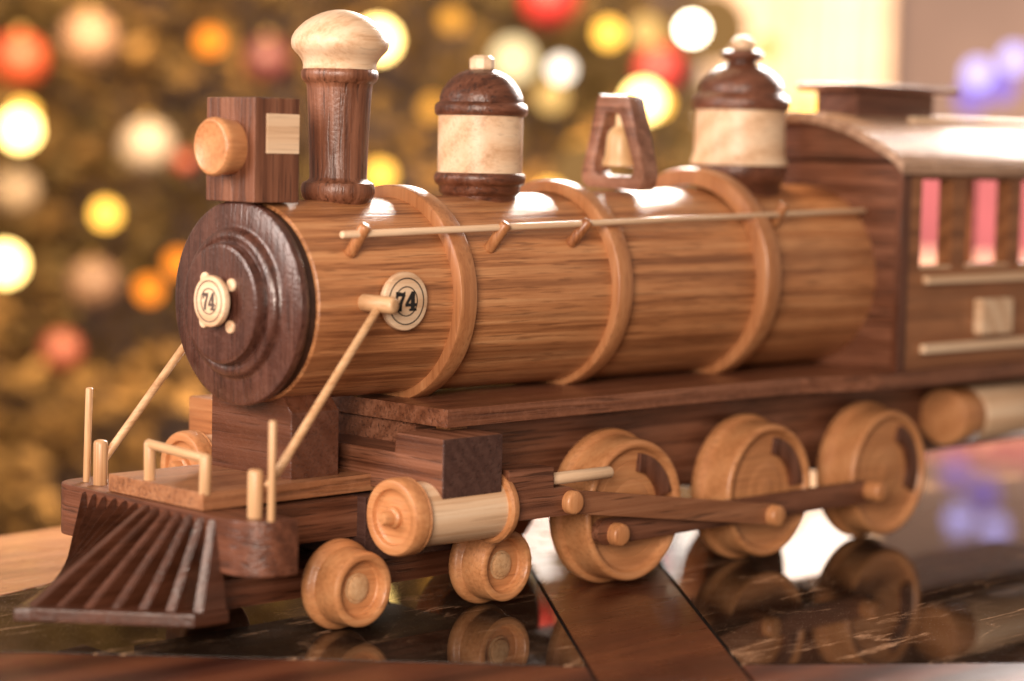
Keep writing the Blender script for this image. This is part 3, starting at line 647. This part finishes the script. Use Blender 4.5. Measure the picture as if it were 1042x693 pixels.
# red armchair far behind, seen through the cab windows
ac = empty('armchair', (19.3, 8.6, -8.7)); tag(ac, 'blurred rose red armchair seen through the cab windows', 'armchair')
redm = plain('rose_velvet', (.125, .027, .060), .8, .15, 2, sheen=.3)
def abox(n, lo, hi): 
    bm = bmesh.new(); a_box(bm, [lo[i] + (19.3, 8.6, -8.7)[i] for i in range(3)], [hi[i] + (19.3, 8.6, -8.7)[i] for i in range(3)], .18, ('Z', 0), 3); return finish(n, bm, redm, ac)
abox('backrest', (-.9, -2.6, 3.5), (.3, 2.6, 9.35)); abox('seat', (-4.6, -2.2, 2.2), (-.95, 2.2, 4.2)); abox('armrest', (-4.4, -3.4, 1.5), (-.2, -2.7, 5.6)); abox('armrest', (-4.4, 2.7, 1.5), (-.2, 3.4, 5.6))
for x in (-4, -.6):
    for y in (-2.8, 2.8): rod('leg', (19.3 + x, 8.6 + y, -8.7), (19.3 + x, 8.6 + y, -7.0), .2, M['table'], ac)

# cushion on the armchair
bm = bmesh.new(); a_box(bm, (17.2, 7.0, -2.6), (18.2, 10.4, -.55), .35, ('Y', -.15), 3)
tag(finish('cushion', bm, plain('cream_cushion', (.32, .20, .19), .8), None), 'blurred cream cushion on the rose armchair, low in the cab windows', 'cushion')

# ================================================================== LIGHT
def area(name, loc, target, size, power, col, sy=None):
    l = bpy.data.lights.new(name, 'AREA'); l.energy = power; l.color = col; l.size = size
    if sy: l.shape = 'RECTANGLE'; l.size_y = sy
    o = bpy.data.objects.new(name, l); COL.objects.link(o); o.location = loc
    o.rotation_euler = (Vector(target) - Vector(loc)).to_track_quat('-Z', 'Y').to_euler(); return o
area('far_window_light', (28.3, 22.2, 4.95), (0, 0, 2), 7.6, 150, (1, .95, .90), 1.8)
area('back_window_light', (11.6, 7.0, 6.0), (1.5, 0, 0), 4.5, 3600, (1, .90, .80), 3.0)
area('roof_glare_light', (15, 3.2, 4.9), (3.5, 0, .5), 4.0, 2100, (1, .90, .84))  # added light, no window there, placed for the glare on the cab roof
area('left_room_light', (-7.5, 2.5, 3.2), (.5, 0, -.2), 4.0, 760, (1, .84, .76))
area('front_room_light', (-10, -8, 3.0), (1.5, 0, -.5), 5.0, 2250, (1, .82, .69))
area('tree_fill', (4, 6, 9), (15, 15, .5), 6, 22000, (1, .68, .38))  # added fill, stands in for the fairy lights' own light on the branches
area('wall_fill', (22, 6, 9), (34, 16, 1), 8, 5200, (1, .86, .74))  # added fill to brighten the far wall and curtain, not a fixture
W = bpy.data.worlds.new('World'); S.world = W; W.use_nodes = True
bg = W.node_tree.nodes['Background']; bg.inputs[0].default_value = (1, .74, .58, 1); bg.inputs[1].default_value = .34

# ================================================================== CAMERA
cam = bpy.data.cameras.new('camera'); co = bpy.data.objects.new('camera', cam); COL.objects.link(co); S.camera = co
xr = Vector((0.7082993482960533, -0.7055502086903732, 0.022603898344243468)); yd = Vector((-0.04452958111073883, -0.07661431594344867, -0.9960659430974537)); fw_ = Vector((0.7045063162310813, 0.7045063162310812, -0.08568372529846931))
m = Matrix((xr, -yd, -fw_)).transposed().to_4x4(); m.translation = Vector((-5.412926247293697, -6.9170460305757455, 0.6238833699239416)); co.matrix_world = m
cam.sensor_width = 36; cam.lens = 2250 / 1042 * 36; cam.clip_start = .1; cam.clip_end = 500
cam.dof.use_dof = True; cam.dof.focus_distance = 9.05; cam.dof.aperture_fstop = .41
S.view_settings.view_transform = 'Standard'; S.view_settings.look = 'None'; S.view_settings.exposure = 0
S.render.engine = 'CYCLES'
S.cycles.use_denoising = True; S.cycles.denoiser = 'OPENIMAGEDENOISE'
S.cycles.sample_clamp_indirect = 6; S.cycles.max_bounces = 6; S.cycles.caustics_reflective = False; S.cycles.caustics_refractive = False
